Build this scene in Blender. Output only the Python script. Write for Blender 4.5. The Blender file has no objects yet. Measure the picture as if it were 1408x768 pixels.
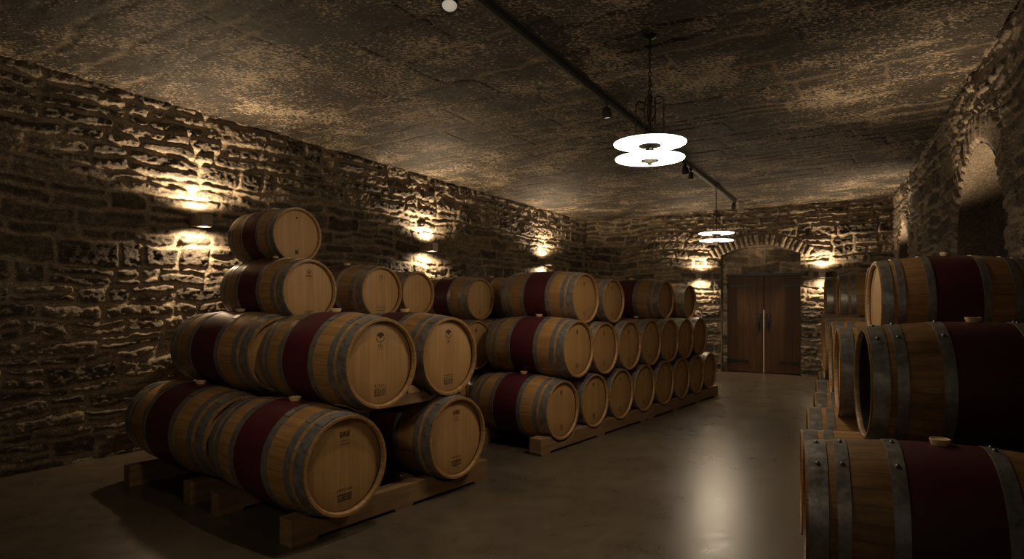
import bpy, bmesh, math, random
import numpy as np
from mathutils import Vector, Matrix

PI = math.pi
scene = bpy.context.scene
COL = scene.collection
random.seed(11)

# ------------------------------------------------------------------ helpers
def link(o, parent=None):
    COL.objects.link(o)
    if parent is not None:
        o.parent = parent
    return o

def obj(name, bm, mat, parent=None, smooth=True, angle=40):
    me = bpy.data.meshes.new(name)
    bmesh.ops.recalc_face_normals(bm, faces=bm.faces)
    if smooth:
        lim = math.radians(angle)
        for f in bm.faces:
            f.smooth = True
        for e in bm.edges:
            if len(e.link_faces) == 2 and e.calc_face_angle(0) > lim:
                e.smooth = False
    bm.to_mesh(me)
    bm.free()
    if mat is not None:
        me.materials.append(mat)
    return link(bpy.data.objects.new(name, me), parent)

def tag(o, label, cat=None, group=None, kind=None):
    o['label'] = label
    if cat: o['category'] = cat
    if group: o['group'] = group
    if kind: o['kind'] = kind
    return o

def empty(name, loc, rotz=0.0):
    o = bpy.data.objects.new(name, None)
    o.empty_display_size = .1
    COL.objects.link(o)
    o.location = loc
    o.rotation_euler = (0, 0, rotz)
    return o

def dup(root):
    r = root.copy(); COL.objects.link(r)
    for ch in root.children:
        c = ch.copy(); COL.objects.link(c); c.parent = r
        for g in ch.children:
            d = g.copy(); COL.objects.link(d); d.parent = c
    return r

def add_box(bm, x0, x1, y0, y1, z0, z1, bev=0.0):
    b = bmesh.new()
    bmesh.ops.create_cube(b, size=1)
    for v in b.verts:
        v.co = Vector(((x0 + x1) / 2 + v.co.x * (x1 - x0), (y0 + y1) / 2 + v.co.y * (y1 - y0), (z0 + z1) / 2 + v.co.z * (z1 - z0)))
    if bev > 0:
        bmesh.ops.bevel(b, geom=list(b.edges), offset=bev, segments=2, affect='EDGES')
    t = bpy.data.meshes.new('t'); b.to_mesh(t); b.free()
    bm.from_mesh(t); bpy.data.meshes.remove(t)

def add_lathe(bm, prof, seg=48, axis='Z', loc=(0, 0, 0), closed=False):
    """prof: (a, r) pairs, a along the axis."""
    rings = []
    for a, r in prof:
        if r < 1e-6:
            p = (0, 0, a) if axis == 'Z' else (a, 0, 0)
            rings.append([bm.verts.new(Vector(p) + Vector(loc))])
            continue
        ring = []
        for i in range(seg):
            t = 2 * PI * i / seg
            p = (r * math.cos(t), r * math.sin(t), a) if axis == 'Z' else (a, r * math.cos(t), r * math.sin(t))
            ring.append(bm.verts.new(Vector(p) + Vector(loc)))
        rings.append(ring)
    n = len(rings)
    for k in range(n if closed else n - 1):
        A, B = rings[k], rings[(k + 1) % n]
        if len(A) == 1 and len(B) == 1: continue
        for i in range(seg):
            j = (i + 1) % seg
            if len(A) == 1: bm.faces.new((A[0], B[i], B[j]))
            elif len(B) == 1: bm.faces.new((A[i], A[j], B[0]))
            else: bm.faces.new((A[i], A[j], B[j], B[i]))

def add_tube(bm, pts, rad, seg=8):
    pts = [Vector(p) for p in pts]
    n = len(pts); rings = []
    prev = None
    for i, p in enumerate(pts):
        d = (pts[min(i + 1, n - 1)] - pts[max(i - 1, 0)]).normalized()
        if prev is None:
            u = d.orthogonal().normalized()
        else:
            u = (prev - d * prev.dot(d)).normalized()
        prev = u
        w = d.cross(u)
        r = rad[i] if isinstance(rad, (list, tuple)) else rad
        rings.append([bm.verts.new(p + (u * math.cos(2 * PI * k / seg) + w * math.sin(2 * PI * k / seg)) * r) for k in range(seg)])
    for i in range(n - 1):
        for k in range(seg):
            j = (k + 1) % seg
            bm.faces.new((rings[i][k], rings[i][j], rings[i + 1][j], rings[i + 1][k]))
    bm.faces.new(rings[0][::-1]); bm.faces.new(rings[-1])

def add_prism(bm, poly, x0, x1):
    """poly in (y, z), extruded along x."""
    a = [bm.verts.new((x0, y, z)) for y, z in poly]
    b = [bm.verts.new((x1, y, z)) for y, z in poly]
    n = len(poly)
    bm.faces.new(a); bm.faces.new(b[::-1])
    for i in range(n):
        j = (i + 1) % n
        bm.faces.new((a[i], b[i], b[j], a[j]))

# ------------------------------------------------------------------ node helpers
def new_mat(name):
    m = bpy.data.materials.new(name)
    m.use_nodes = True
    nt = m.node_tree
    nt.nodes.clear()
    out = nt.nodes.new('ShaderNodeOutputMaterial')
    b = nt.nodes.new('ShaderNodeBsdfPrincipled')
    nt.links.new(b.outputs[0], out.inputs[0])
    return m, nt, b

class N:
    def __init__(s, nt): s.nt = nt
    def node(s, t, **kw):
        n = s.nt.nodes.new(t)
        for k, v in kw.items(): setattr(n, k, v)
        return n
    def put(s, n, key, v):
        if v is None: return
        if hasattr(v, 'is_linked') or isinstance(v, bpy.types.NodeSocket): s.nt.links.new(v, n.inputs[key])
        else: n.inputs[key].default_value = v
    def math(s, op, a, b=None, c=None, clamp=False):
        n = s.node('ShaderNodeMath', operation=op, use_clamp=clamp)
        s.put(n, 0, a); s.put(n, 1, b); s.put(n, 2, c)
        return n.outputs[0]
    def coord(s, which='Object'): return s.node('ShaderNodeTexCoord').outputs[which]
    def mapping(s, vec, scale=(1, 1, 1), loc=(0, 0, 0)):
        n = s.node('ShaderNodeMapping'); s.put(n, 'Vector', vec); n.inputs['Scale'].default_value = scale; n.inputs['Location'].default_value = loc
        return n.outputs[0]
    def noise(s, vec, scale, detail=4, rough=.55, dist=0):
        n = s.node('ShaderNodeTexNoise'); s.put(n, 'Vector', vec); s.put(n, 'Scale', scale); s.put(n, 'Detail', detail); s.put(n, 'Roughness', rough); s.put(n, 'Distortion', dist)
        return n.outputs[0]
    def ramp(s, fac, stops):
        n = s.node('ShaderNodeValToRGB'); s.put(n, 0, fac)
        cr = n.color_ramp
        while len(cr.elements) < len(stops): cr.elements.new(.5)
        for e, (p, c) in zip(cr.elements, stops):
            e.position = p; e.color = c if len(c) == 4 else (*c, 1)
        return n.outputs[0]
    def mix(s, fac, a, b, mode='MIX'):
        n = s.node('ShaderNodeMix', data_type='RGBA', blend_type=mode)
        s.put(n, 0, fac)
        for k, v in ((6, a), (7, b)):
            if isinstance(v, tuple): v = v if len(v) == 4 else (*v, 1)
            s.put(n, k, v)
        return n.outputs[2]
    def bump(s, h, strength=.3, dist=.01):
        n = s.node('ShaderNodeBump'); s.put(n, 'Height', h); s.put(n, 'Strength', strength); s.put(n, 'Distance', dist)
        return n.outputs[0]
    def sep(s, v):
        n = s.node('ShaderNodeSeparateXYZ'); s.put(n, 0, v); return n.outputs
    def comb(s, x, y, z):
        n = s.node('ShaderNodeCombineXYZ'); s.put(n, 0, x); s.put(n, 1, y); s.put(n, 2, z); return n.outputs[0]
    def white(s, v, dim='1D'):
        n = s.node('ShaderNodeTexWhiteNoise', noise_dimensions=dim); s.put(n, 'W' if dim == '1D' else 'Vector', v); return n.outputs[0]
    def rnd(s): return s.node('ShaderNodeObjectInfo').outputs['Random']

def simple(name, col, rough=.6, metal=0.0, noise=.15, nscale=12, bump=.0):
    m, nt, b = new_mat(name); n = N(nt)
    f = n.noise(n.coord(), nscale, 5)
    c0 = tuple(max(0, c * (1 - noise)) for c in col); c1 = tuple(min(1, c * (1 + noise)) for c in col)
    n.put(b, 'Base Color', n.ramp(f, [(.3, c0), (.7, c1)]))
    b.inputs['Roughness'].default_value = rough; b.inputs['Metallic'].default_value = metal
    if bump: n.put(b, 'Normal', n.bump(f, bump, .01))
    return m

def stone_mat(name, tint, bump=.6, speck=.0, bdist=.035):
    m, nt, b = new_mat(name); n = N(nt)
    at = n.node('ShaderNodeAttribute'); at.attribute_name = 'tone'
    co = n.coord()
    f1 = n.noise(co, 24, 8, .7)
    f2 = n.noise(n.mapping(co, (18, 18, 70)), 1.0, 6, .6)
    f3 = n.noise(n.mapping(co, (1, 1, 1.6)), 75, 5, .7)
    v = n.ramp(f1, [(.25, (.55, .55, .55)), (.75, (1.4, 1.4, 1.4))])
    c = n.mix(1.0, at.outputs['Color'], v, 'MULTIPLY')
    c = n.mix(1.0, c, n.ramp(f3, [(.32, (.28, .28, .28)), (.52, (.9, .9, .9)), (.72, (2.1, 2.1, 2.1))]), 'MULTIPLY')
    c = n.mix(1.0, c, tint, 'MULTIPLY')
    if speck:
        sp = n.ramp(n.math('ADD', n.noise(n.mapping(co, (1.0, 1.9, 1.0)), 30, 6, .72), n.math('MULTIPLY', n.noise(co, 1.6, 5, .7), .55)), [(.82, (0, 0, 0)), (.875, (1, 1, 1))])
        c = n.mix(n.math('MULTIPLY', sp, speck), c, (.30, .24, .17))
    n.put(b, 'Base Color', c)
    b.inputs['Roughness'].default_value = .75
    b.inputs['Specular IOR Level'].default_value = .35
    h = n.math('ADD', n.math('MULTIPLY', f1, .6), n.math('ADD', n.math('MULTIPLY', f2, .5), n.math('MULTIPLY', f3, .35)))
    n.put(b, 'Normal', n.bump(h, bump, bdist))
    return m

M_STONE = stone_mat('rubble_stone', (1.36, 1.07, .75), .8, 0, .04)
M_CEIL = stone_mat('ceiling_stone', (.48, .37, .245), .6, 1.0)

def floor_mat():
    m, nt, b = new_mat('polished_concrete'); n = N(nt); co = n.coord()
    f1 = n.noise(co, .9, 8, .62); f2 = n.noise(co, 5.5, 8, .68, .4); f3 = n.noise(co, 90, 3)
    f = n.math('ADD', n.math('MULTIPLY', f1, .6), n.math('MULTIPLY', f2, .4))
    n.put(b, 'Base Color', n.ramp(f, [(.34, (.046, .036, .025)), (.5, (.072, .057, .040)), (.66, (.100, .080, .058))]))
    n.put(b, 'Roughness', n.ramp(n.math('ADD', n.math('MULTIPLY', f2, .6), n.math('MULTIPLY', f1, .4)), [(.34, (.25,) * 3), (.66, (.35,) * 3)]))
    n.put(b, 'Normal', n.bump(n.math('ADD', f2, n.math('MULTIPLY', f3, .25)), .09, .01))
    return m

def oak_mat(dark=1.0, stain=0.0, name='oak_staves', maroon=(.042, .0055, .0095), frontx=1.0):
    m, nt, b = new_mat(name); n = N(nt); co = n.coord()
    x, y, z = n.sep(co)
    ang = n.math('DIVIDE', n.math('ARCTAN2', z, y), 2 * PI)
    st = n.math('MULTIPLY', ang, 30.0)
    idx = n.math('FLOOR', st); fr = n.math('FRACT', st)
    rn = n.rnd()
    tintv = n.white(n.math('ADD', idx, n.math('MULTIPLY', rn, 97.3)))
    seam = n.math('LESS_THAN', n.math('MINIMUM', fr, n.math('SUBTRACT', 1.0, fr)), .035)
    off = n.comb(n.math('MULTIPLY', rn, 13.0), n.math('MULTIPLY', idx, 3.7), 0.0)
    add = n.node('ShaderNodeVectorMath', operation='ADD'); nt.links.new(co, add.inputs[0]); nt.links.new(off, add.inputs[1])
    g = n.noise(n.mapping(add.outputs[0], (2.2, 34, 34)), 1.0, 7, .62, .3)
    base = n.ramp(g, [(.28, (.20 * dark, .104 * dark, .036 * dark)), (.55, (.32 * dark, .175 * dark, .062 * dark)), (.8, (.41 * dark, .238 * dark, .090 * dark))])
    base = n.mix(n.math('MULTIPLY', tintv, .5), base, (.19 * dark, .105 * dark, .040 * dark))
    if stain:
        sp = n.ramp(n.noise(n.mapping(co, (3, 9, 9)), 1.0, 6, .65), [(.42, (0, 0, 0)), (.66, (1, 1, 1))])
        base = n.mix(n.math('MULTIPLY', sp, stain), base, (.055, .028, .014))
    red = n.mix(g, maroon, tuple(c * 1.9 for c in maroon))
    inb = n.math('LESS_THAN', n.math('ABSOLUTE', x), .142)
    # the painted band is only on the outside
    rad = n.math('SQRT', n.math('ADD', n.math('MULTIPLY', y, y), n.math('MULTIPLY', z, z)))
    outer = n.math('GREATER_THAN', rad, .283)
    c = n.mix(n.math('MULTIPLY', inb, outer), base, red)
    c = n.mix(n.math('MULTIPLY', seam, .45), c, (.03, .017, .008))
    # charred inside
    q = n.math('MULTIPLY', n.math('MULTIPLY', x, x), 4 / (.97 * .97))
    inner = n.math('LESS_THAN', rad, n.math('SUBTRACT', n.math('ADD', .28, n.math('MULTIPLY', n.math('SUBTRACT', 1.0, q), .010)), .014))
    deep = n.math('LESS_THAN', n.math('ABSOLUTE', x), .462)
    c = n.mix(n.math('MULTIPLY', inner, deep), c, (.010, .008, .006))
    n.put(b, 'Base Color', c)
    b.inputs['Roughness'].default_value = .5
    b.inputs['Specular IOR Level'].default_value = .4
    n.put(b, 'Normal', n.bump(n.math('SUBTRACT', n.math('MULTIPLY', g, .5), n.math('MULTIPLY', seam, .8)), .25, .004))
    return m

def head_mat():
    m, nt, b = new_mat('oak_head'); n = N(nt); co = n.coord()
    x, y, z = n.sep(co)
    rn = n.rnd()
    st = n.math('ADD', n.math('MULTIPLY', y, 15.0), n.math('MULTIPLY', rn, 5.0))
    idx = n.math('FLOOR', st); fr = n.math('FRACT', st)
    seam = n.math('LESS_THAN', n.math('MINIMUM', fr, n.math('SUBTRACT', 1.0, fr)), .022)
    tv = n.white(n.math('ADD', idx, n.math('MULTIPLY', rn, 41.7)))
    off = n.comb(n.math('MULTIPLY', idx, 2.3), n.math('MULTIPLY', idx, 5.1), n.math('MULTIPLY', rn, 9.0))
    add = n.node('ShaderNodeVectorMath', operation='ADD'); nt.links.new(co, add.inputs[0]); nt.links.new(off, add.inputs[1])
    g = n.noise(n.mapping(add.outputs[0], (40, 40, 2.4)), 1.0, 6, .6, .2)
    base = n.ramp(g, [(.25, (.29, .160, .058)), (.6, (.375, .217, .083)), (.85, (.44, .265, .108))])
    base = n.mix(n.math('MULTIPLY', tv, .38), base, (.235, .128, .047))
    c = n.mix(n.math('MULTIPLY', seam, .35), base, (.12, .065, .03))
    n.put(b, 'Base Color', c)
    b.inputs['Roughness'].default_value = .55
    n.put(b, 'Normal', n.bump(n.math('SUBTRACT', n.math('MULTIPLY', g, .4), seam), .15, .003))
    return m

def hoop_mat():
    m, nt, b = new_mat('galvanised_hoop'); n = N(nt); co = n.coord()
    f = n.noise(co, 26, 6, .65); f2 = n.noise(co, 160, 3)
    n.put(b, 'Base Color', n.ramp(f, [(.3, (.155, .148, .138)), (.55, (.255, .245, .23)), (.8, (.36, .35, .33))]))
    b.inputs['Metallic'].default_value = .62
    n.put(b, 'Roughness', n.ramp(f, [(.3, (.28,) * 3), (.8, (.46,) * 3)]))
    n.put(b, 'Normal', n.bump(n.math('ADD', f, n.math('MULTIPLY', f2, .35)), .22, .004))
    return m

def beam_mat(name, k=1.0):
    m, nt, b = new_mat(name); n = N(nt); co = n.coord()
    g = n.noise(n.mapping(co, (30, 2.5, 30)), 1.0, 7, .62, .4)
    f = n.noise(co, 4, 5)
    c = n.ramp(g, [(.25, (.12 * k, .066 * k, .028 * k)), (.55, (.22 * k, .128 * k, .056 * k)), (.8, (.30 * k, .185 * k, .085 * k))])
    c = n.mix(n.math('MULTIPLY', f, .4), c, (.09 * k, .05 * k, .024 * k))
    n.put(b, 'Base Color', c); b.inputs['Roughness'].default_value = .7
    n.put(b, 'Normal', n.bump(g, .3, .006))
    return m

def door_mat():
    m, nt, b = new_mat('dark_door_planks'); n = N(nt); co = n.coord()
    x, y, z = n.sep(co)
    st = n.math('MULTIPLY', x, 8.0); idx = n.math('FLOOR', st); fr = n.math('FRACT', st)
    seam = n.math('LESS_THAN', n.math('MINIMUM', fr, n.math('SUBTRACT', 1.0, fr)), .03)
    g = n.noise(n.mapping(co, (26, 26, 2)), 1.0, 6, .6, .5)
    c = n.ramp(g, [(.25, (.036, .0155, .007)), (.7, (.075, .034, .015))])
    c = n.mix(n.math('MULTIPLY', n.white(idx), .4), c, (.048, .022, .010))
    c = n.mix(n.math('MULTIPLY', seam, .8), c, (.012, .006, .003))
    n.put(b, 'Base Color', c); b.inputs['Roughness'].default_value = .6; b.inputs['Specular IOR Level'].default_value = .25
    n.put(b, 'Normal', n.bump(n.math('SUBTRACT', n.math('MULTIPLY', g, .3), seam), .3, .006))
    return m

def emit_mat(name, col, strength):
    m, nt, b = new_mat(name)
    b.inputs['Base Color'].default_value = (.9, .88, .84, 1)
    b.inputs['Emission Color'].default_value = (*col, 1)
    b.inputs['Emission Strength'].default_value = strength
    return m

M_FLOOR = floor_mat()
M_OAK = oak_mat()
M_OAK_OLD = oak_mat(.8, .75, 'weathered_oak_staves', (.036, .0052, .0088))
M_HEAD = head_mat()
M_HOOP = hoop_mat()
M_BEAM = beam_mat('rack_timber')
M_CHOCK = simple('chock_wood', (.33, .20, .09), .65, 0, .25, 18)
M_BUNG = simple('pale_bung', (.52, .37, .20), .6, 0, .12, 20)
M_INK = simple('burnt_stamp', (.042, .022, .012), .8, 0, .3, 60)
M_RIVET = simple('rivet_steel', (.14, .135, .13), .45, .8, .2, 40)
M_DOOR = door_mat()
M_IRON = simple('black_iron', (.022, .020, .018), .5, .6, .3, 30)
M_TRACK = simple('track_black', (.014, .012, .010), .65, 0, .1, 20)
M_BRONZE = simple('dark_bronze', (.10, .075, .05), .35, .7, .2, 30)
M_SCONCE = simple('sconce_bronze', (.19, .155, .12), .42, .6, .15, 30)
M_GAP_LIGHT = simple('pale_gap_light', (.55, .52, .46), .35, .5, .08, 30)  # pale colour standing in for light through the door gap
M_GREYBOX = simple('pale_grey_plastic', (.34, .30, .25), .5, 0, .05, 20)
M_GLOW_P = emit_mat('pendant_diffuser', (1.0, .88, .70), 11.0)
M_GLOW_S = emit_mat('sconce_lens', (1.0, .78, .48), 30.0)
M_LENS = emit_mat('spot_lens', (1.0, .88, .72), .28)

# ------------------------------------------------------------------ numpy noise and stone work
_rng = np.random.default_rng(5)
_LAT = _rng.random((256, 256))
def vnoise(x, y):
    xi = np.floor(x).astype(int); yi = np.floor(y).astype(int)
    fx = x - xi; fy = y - yi
    fx = fx * fx * (3 - 2 * fx); fy = fy * fy * (3 - 2 * fy)
    a = _LAT[xi % 256, yi % 256]; b = _LAT[(xi + 1) % 256, yi % 256]
    c = _LAT[xi % 256, (yi + 1) % 256]; d = _LAT[(xi + 1) % 256, (yi + 1) % 256]
    return (a + (b - a) * fx) * (1 - fy) + (c + (d - c) * fx) * fy
def fbm(x, y, o=4, g=.5):
    s = 0; a = 1; t = 0
    for i in range(o):
        s = s + a * vnoise(x * 2 ** i + 17.3 * i, y * 2 ** i + 9.1 * i); t += a; a *= g
    return s / t * 2 - 1
def sstep(x): x = np.clip(x, 0, 1); return x * x * (3 - 2 * x)

def stonework(s, z, seed, hs=(.065, .23), ws=(.15, .58), warp=1.0, joint=.010, bevel=.022, relief=(.006, .026), length=30.0, top=4.2):
    """returns height, tone, mortar mask"""
    R = np.random.default_rng(seed)
    o = seed * 7.77
    s1 = s + warp * (.08 * fbm(s * .9 + o, z * 1.4, 3) + .035 * fbm(s * 6 + o, z * 8, 3))
    z1 = z + warp * (.075 * fbm(s * 1.1 + 31 + o, z * 1.0, 3) + .038 * fbm(s * 4.5 + 11 + o, z * 6, 3))
    b = [-.3]
    while b[-1] < top: b.append(b[-1] + R.uniform(*hs))
    b = np.array(b)
    ci = np.clip(np.searchsorted(b, z1) - 1, 0, len(b) - 2)
    d = np.zeros_like(s); rnd = np.zeros_like(s); rnd2 = np.zeros_like(s); lx = np.zeros_like(s); lz = np.zeros_like(s)
    for c in range(len(b) - 1):
        mk = ci == c
        if not mk.any(): continue
        hgt = b[c + 1] - b[c]
        e = [-8.0 - R.random()]
        while e[-1] < length: e.append(e[-1] + R.uniform(*ws) * (1.25 if hgt > .13 else 1.0))
        e = np.array(e); nst = len(e)
        r1 = R.random(nst); r2 = R.random(nst); split = np.where((R.random(nst) < .4) & (hgt > .125), R.uniform(.38, .62, nst), 2.0)
        ss = s1[mk]; zz = (z1[mk] - b[c])
        k = np.clip(np.searchsorted(e, ss) - 1, 0, nst - 2)
        sp = split[k] * hgt
        up = zz > sp
        zb = np.where(up, sp, 0.0); zt = np.where(up, hgt, np.minimum(sp, hgt))
        dx = np.minimum(ss - e[k], e[k + 1] - ss); dz = np.minimum(zz - zb, zt - zz)
        cr = np.minimum(.045, (zt - zb) * .42)
        corner = (dx < cr) & (dz < cr)
        dd = np.where(corner, cr - np.hypot(cr - dx, cr - dz), np.minimum(dx, dz))
        d[mk] = dd
        rnd[mk] = np.where(up, (r1[k] * 7.13) % 1, r1[k]); rnd2[mk] = np.where(up, (r2[k] * 5.7) % 1, r2[k])
        lx[mk] = (ss - (e[k] + e[k + 1]) / 2) / np.maximum(e[k + 1] - e[k], .05); lz[mk] = (zz - (zb + zt) / 2) / np.maximum(zt - zb, .03)
    jn = joint * (1 + .9 * fbm(s * 6 + 5 + o, z * 6, 2))
    prof = sstep((d - jn) / bevel)
    rough = fbm(s * 8 + o, z * 11, 6, .64)
    tl = (rnd - .5) * 1.1
    lay = fbm(s * 9 + z * tl * 6 + o + rnd * 40, z * 30 - s * tl * 20 + rnd2 * 60, 4, .62)
    ridge = 1 - np.abs(fbm(s * 11 + rnd * 30, z * 16 + rnd2 * 30, 5, .6)) * 2.2
    h = prof * (relief[0] + relief[1] * rnd + (rnd2 - .5) * .04 * lx + (rnd - .5) * .024 * lz) + prof * (.020 * rough + .006 * lay + .011 * ridge) + (1 - prof) * .014 * rough
    mic = fbm(s * 17 + rnd * 20 + z * tl * 9, z * 24 + rnd2 * 20, 2, .9) * .011 + fbm(s * 30 + 3, z * 40 + 7, 2, .8) * .006
    h = h + mic * (.35 + .65 * prof)
    tone = (.042 + .105 * rnd2 ** 2.0) * (1 + .7 * rough + .5 * lay + .25 * ridge)
    tone = tone * (1 + 28 * mic)
    tone = prof * tone + (1 - prof) * (.20 * (1 + .6 * rough))
    return h, np.clip(tone, .02, .6), prof

class Arch:
    """opening from the floor: half width w about s0, springing at zs, rise r (circular segment)"""
    def __init__(a, s0, w, zs, rise, ring, base=0.0):
        a.s0, a.w, a.zs, a.rise, a.ring = s0, w, zs, rise, ring
        a.R = (w * w + rise * rise) / (2 * rise); a.zc = zs + rise - a.R
    def sd(a, s, z):
        """signed distance, negative inside"""
        side = np.abs(s - a.s0) - a.w
        arc = np.hypot(s - a.s0, z - a.zc) - a.R
        return np.where(z > a.zs, np.maximum(arc, side if a.rise < a.w * .99 else arc), side)
    def outline(a, n=28):
        th0 = math.asin(min(1, a.w / a.R))
        pts = [(a.s0 - a.w, z) for z in np.linspace(-.02, a.zs, 24)][:-1]
        pts += [(a.s0 + a.R * math.sin(t), a.zc + a.R * math.cos(t)) for t in np.linspace(-th0, th0, n)]
        pts += [(a.s0 + a.w, z) for z in np.linspace(a.zs, -.02, 24)][1:]
        return pts

def grid_mesh(name, P, keep, tone, mat, parent=None):
    """P (ny, nx, 3) points, keep (ny-1, nx-1) quads"""
    ny, nx, _ = P.shape
    idx = np.arange(ny * nx).reshape(ny, nx)
    q = np.stack([idx[:-1, :-1], idx[:-1, 1:], idx[1:, 1:], idx[1:, :-1]], -1)[keep]
    used = np.unique(q); remap = np.full(ny * nx, -1); remap[used] = np.arange(len(used))
    q = remap[q]; co = P.reshape(-1, 3)[used]
    me = bpy.data.meshes.new(name)
    me.vertices.add(len(co)); me.vertices.foreach_set('co', co.astype(np.float32).ravel())
    me.loops.add(q.size); me.loops.foreach_set('vertex_index', q.astype(np.int32).ravel())
    me.polygons.add(len(q)); me.polygons.foreach_set('loop_start', np.arange(0, q.size, 4, dtype=np.int32))
    me.polygons.foreach_set('use_smooth', np.ones(len(q), dtype=bool))
    me.update(calc_edges=True)
    at = me.attributes.new('tone', 'FLOAT_COLOR', 'POINT')
    t = tone.ravel()[used]
    at.data.foreach_set('color', np.stack([t, t, t, np.ones_like(t)], 1).astype(np.float32).ravel())
    me.materials.append(mat)
    return link(bpy.data.objects.new(name, me), parent)

# ------------------------------------------------------------------ the room
CAMH = 1.42
PL0, PL1 = np.array([-4.08, 4.98]), np.array([1.585, 13.5])      # left wall line
PR1, PR0 = np.array([6.583, 10.76]), np.array([3.395, 4.195])    # right wall line
CP = np.array([[-4.08, 4.98, 3.34], [1.585, 13.5, 3.10], [6.583, 10.76, 3.147], [3.395, 4.195, 3.40]])
_A = np.c_[np.ones(4), CP[:, 0], CP[:, 1]]
CEIL = np.linalg.lstsq(_A, CP[:, 2], rcond=None)[0]
def ceil_z(x, y): return CEIL[0] + CEIL[1] * x + CEIL[2] * y

def wall(name, A, B, s_from, s_to, inward, res, seed, arches=(), label='', mono=None):
    """wall through A->B; s is measured from A, inward is the room side normal sign"""
    A = np.array(A); D = np.array(B) - A; D = D / np.linalg.norm(D)
    nrm = np.array([-D[1], D[0]]) * inward
    ns = int((s_to - s_from) / res) + 1; nz = int(3.4 / res) + 1
    s1 = np.linspace(s_from, s_to, ns); v = np.linspace(0, 1, nz)
    S, V = np.meshgrid(s1, v)
    top = ceil_z(A[0] + S * D[0], A[1] + S * D[1]) + .02
    Z = -.02 + V * (top + .02)
    inside = np.zeros_like(S, bool); edge = np.ones_like(S)
    for a in arches:
        sd = a.sd(S, Z)
        near = (sd < 0) & (sd > -res * 1.05)
        # move the vertices just inside the opening onto its edge
        eps = 1e-4
        gx = (a.sd(S + eps, Z) - sd) / eps; gz = (a.sd(S, Z + eps) - sd) / eps
        S = np.where(near, S - gx * sd, S); Z = np.where(near, Z - gz * sd, Z)
        inside |= (sd <= -res * 1.05)
        edge = np.minimum(edge, sstep(np.maximum(sd, 0) / .05))
    h, tone, prof = stonework(S, Z, seed)
    for a in arches:
        sd = a.sd(S, Z)
        rg = (Z > a.zs - .02) & (sd < a.ring * (1 + .10 * fbm(S * 9, Z * 3, 2)))
        th = np.arctan2(S - a.s0, Z - a.zc)
        th = th + .012 * fbm(S * 5 + 3, Z * 5, 2)
        nvo = max(8, int(a.R * 2 * math.asin(min(1, a.w / a.R)) / .085))
        cell = th / (2 * math.asin(min(1, a.w / a.R))) * nvo
        ci = np.floor(cell); fr = cell - ci
        dd = np.minimum(fr, 1 - fr) * .085
        dd = np.minimum(dd, np.maximum(a.ring - sd, 0) + .004)
        rn = _LAT[(ci.astype(int) + 60) % 256, (seed * 13) % 256]
        pv = sstep((dd - .006) / .016)
        hv = pv * (.03 + .025 * rn + .010 * fbm(S * 14, Z * 14, 4))
        tv = pv * (.085 + .10 * rn) * (1 + .3 * fbm(S * 11, Z * 11, 4)) + (1 - pv) * .17
        h = np.where(rg, hv, h); tone = np.where(rg, tv, tone)
    h = h * (.35 + .65 * edge) + .01 * fbm(S * .6, Z * .6, 2)
    P = np.stack([A[0] + S * D[0] + nrm[0] * h, A[1] + S * D[1] + nrm[1] * h, Z], -1)
    qi = ~(inside[:-1, :-1] | inside[:-1, 1:] | inside[1:, 1:] | inside[1:, :-1])
    w = grid_mesh(name, P, qi, tone, M_STONE)
    tag(w, label, 'wall', kind='structure')
    return w, A, D, nrm

def recess(parent, A, D, nrm, a, depth, seed, lit_gain=1.0, zmin=0.0, res=.02):
    """reveal and stone back of an opening"""
    pts = a.outline()
    m = 8
    P = np.zeros((m, len(pts), 3)); T = np.zeros((m, len(pts)))
    run = np.cumsum([0] + [math.dist(pts[i], pts[i + 1]) for i in range(len(pts) - 1)])
    for i in range(m):
        off = .02 - (depth + .03) * i / (m - 1)
        for j, (s, z) in enumerate(pts):
            w = .012 * (2 * vnoise(np.array(run[j] * 9.0), np.array(off * 12.0 + 5)) - 1) if 0 < i < m - 1 else 0
            P[i, j] = (A[0] + (s + w) * D[0] + nrm[0] * off, A[1] + (s + w) * D[1] + nrm[1] * off, z + w)
            T[i, j] = lit_gain * (.055 + .05 * float(vnoise(np.array(run[j] * 6.0), np.array(off * 7.0))))
    grid_mesh('reveal', P, np.ones((m - 1, len(pts) - 1), bool), T, M_STONE, parent)
    ns = int(2 * (a.w + .06) / res) + 1; nz = int((a.zs + a.rise + .06 - zmin) / res) + 1
    S, Z = np.meshgrid(np.linspace(a.s0 - a.w - .05, a.s0 + a.w + .05, ns), np.linspace(zmin, a.zs + a.rise + .05, nz))
    h, tone, prof = stonework(S, Z, seed, hs=(.12, .26), ws=(.2, .6))
    h = h * .8 - depth
    P = np.stack([A[0] + S * D[0] + nrm[0] * h, A[1] + S * D[1] + nrm[1] * h, Z], -1)
    grid_mesh('recess_stonework', P, np.ones((nz - 1, ns - 1), bool), tone * .85 * lit_gain, M_STONE, parent)

LW = wall('wall_left', PL0, PL1, -4.5, 10.35, -1, .0105, 3, label='left wall of rough coursed rubble stone lit by three sconces')
door_arch = Arch(3.525, .705, 2.235, .19, .22)
BW = wall('wall_back', PL1, PR1, -.12, 5.85, -1, .0115, 8, (door_arch,), label='far end wall of rubble stone around the arched doorway')
recess(BW[0], BW[1], BW[2], BW[3], door_arch, .23, 21, 2.2)  # stone tone raised to paint lamplight into the doorway recess
RLEN = float(np.linalg.norm(PR0 - PR1))
niche_big = Arch(6.24, .82, 2.06, .62, .26)
niche_far = Arch(1.43, .64, 1.98, .55, .22)
RW = wall('wall_right', PR1, PR0, -.15, 12.0, -1, .012, 15, (niche_far, niche_big), label='right wall of rubble stone with two arched niches')
recess(RW[0], RW[1], RW[2], RW[3], niche_big, .38, 33)
recess(RW[0], RW[1], RW[2], RW[3], niche_far, .38, 37)

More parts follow.
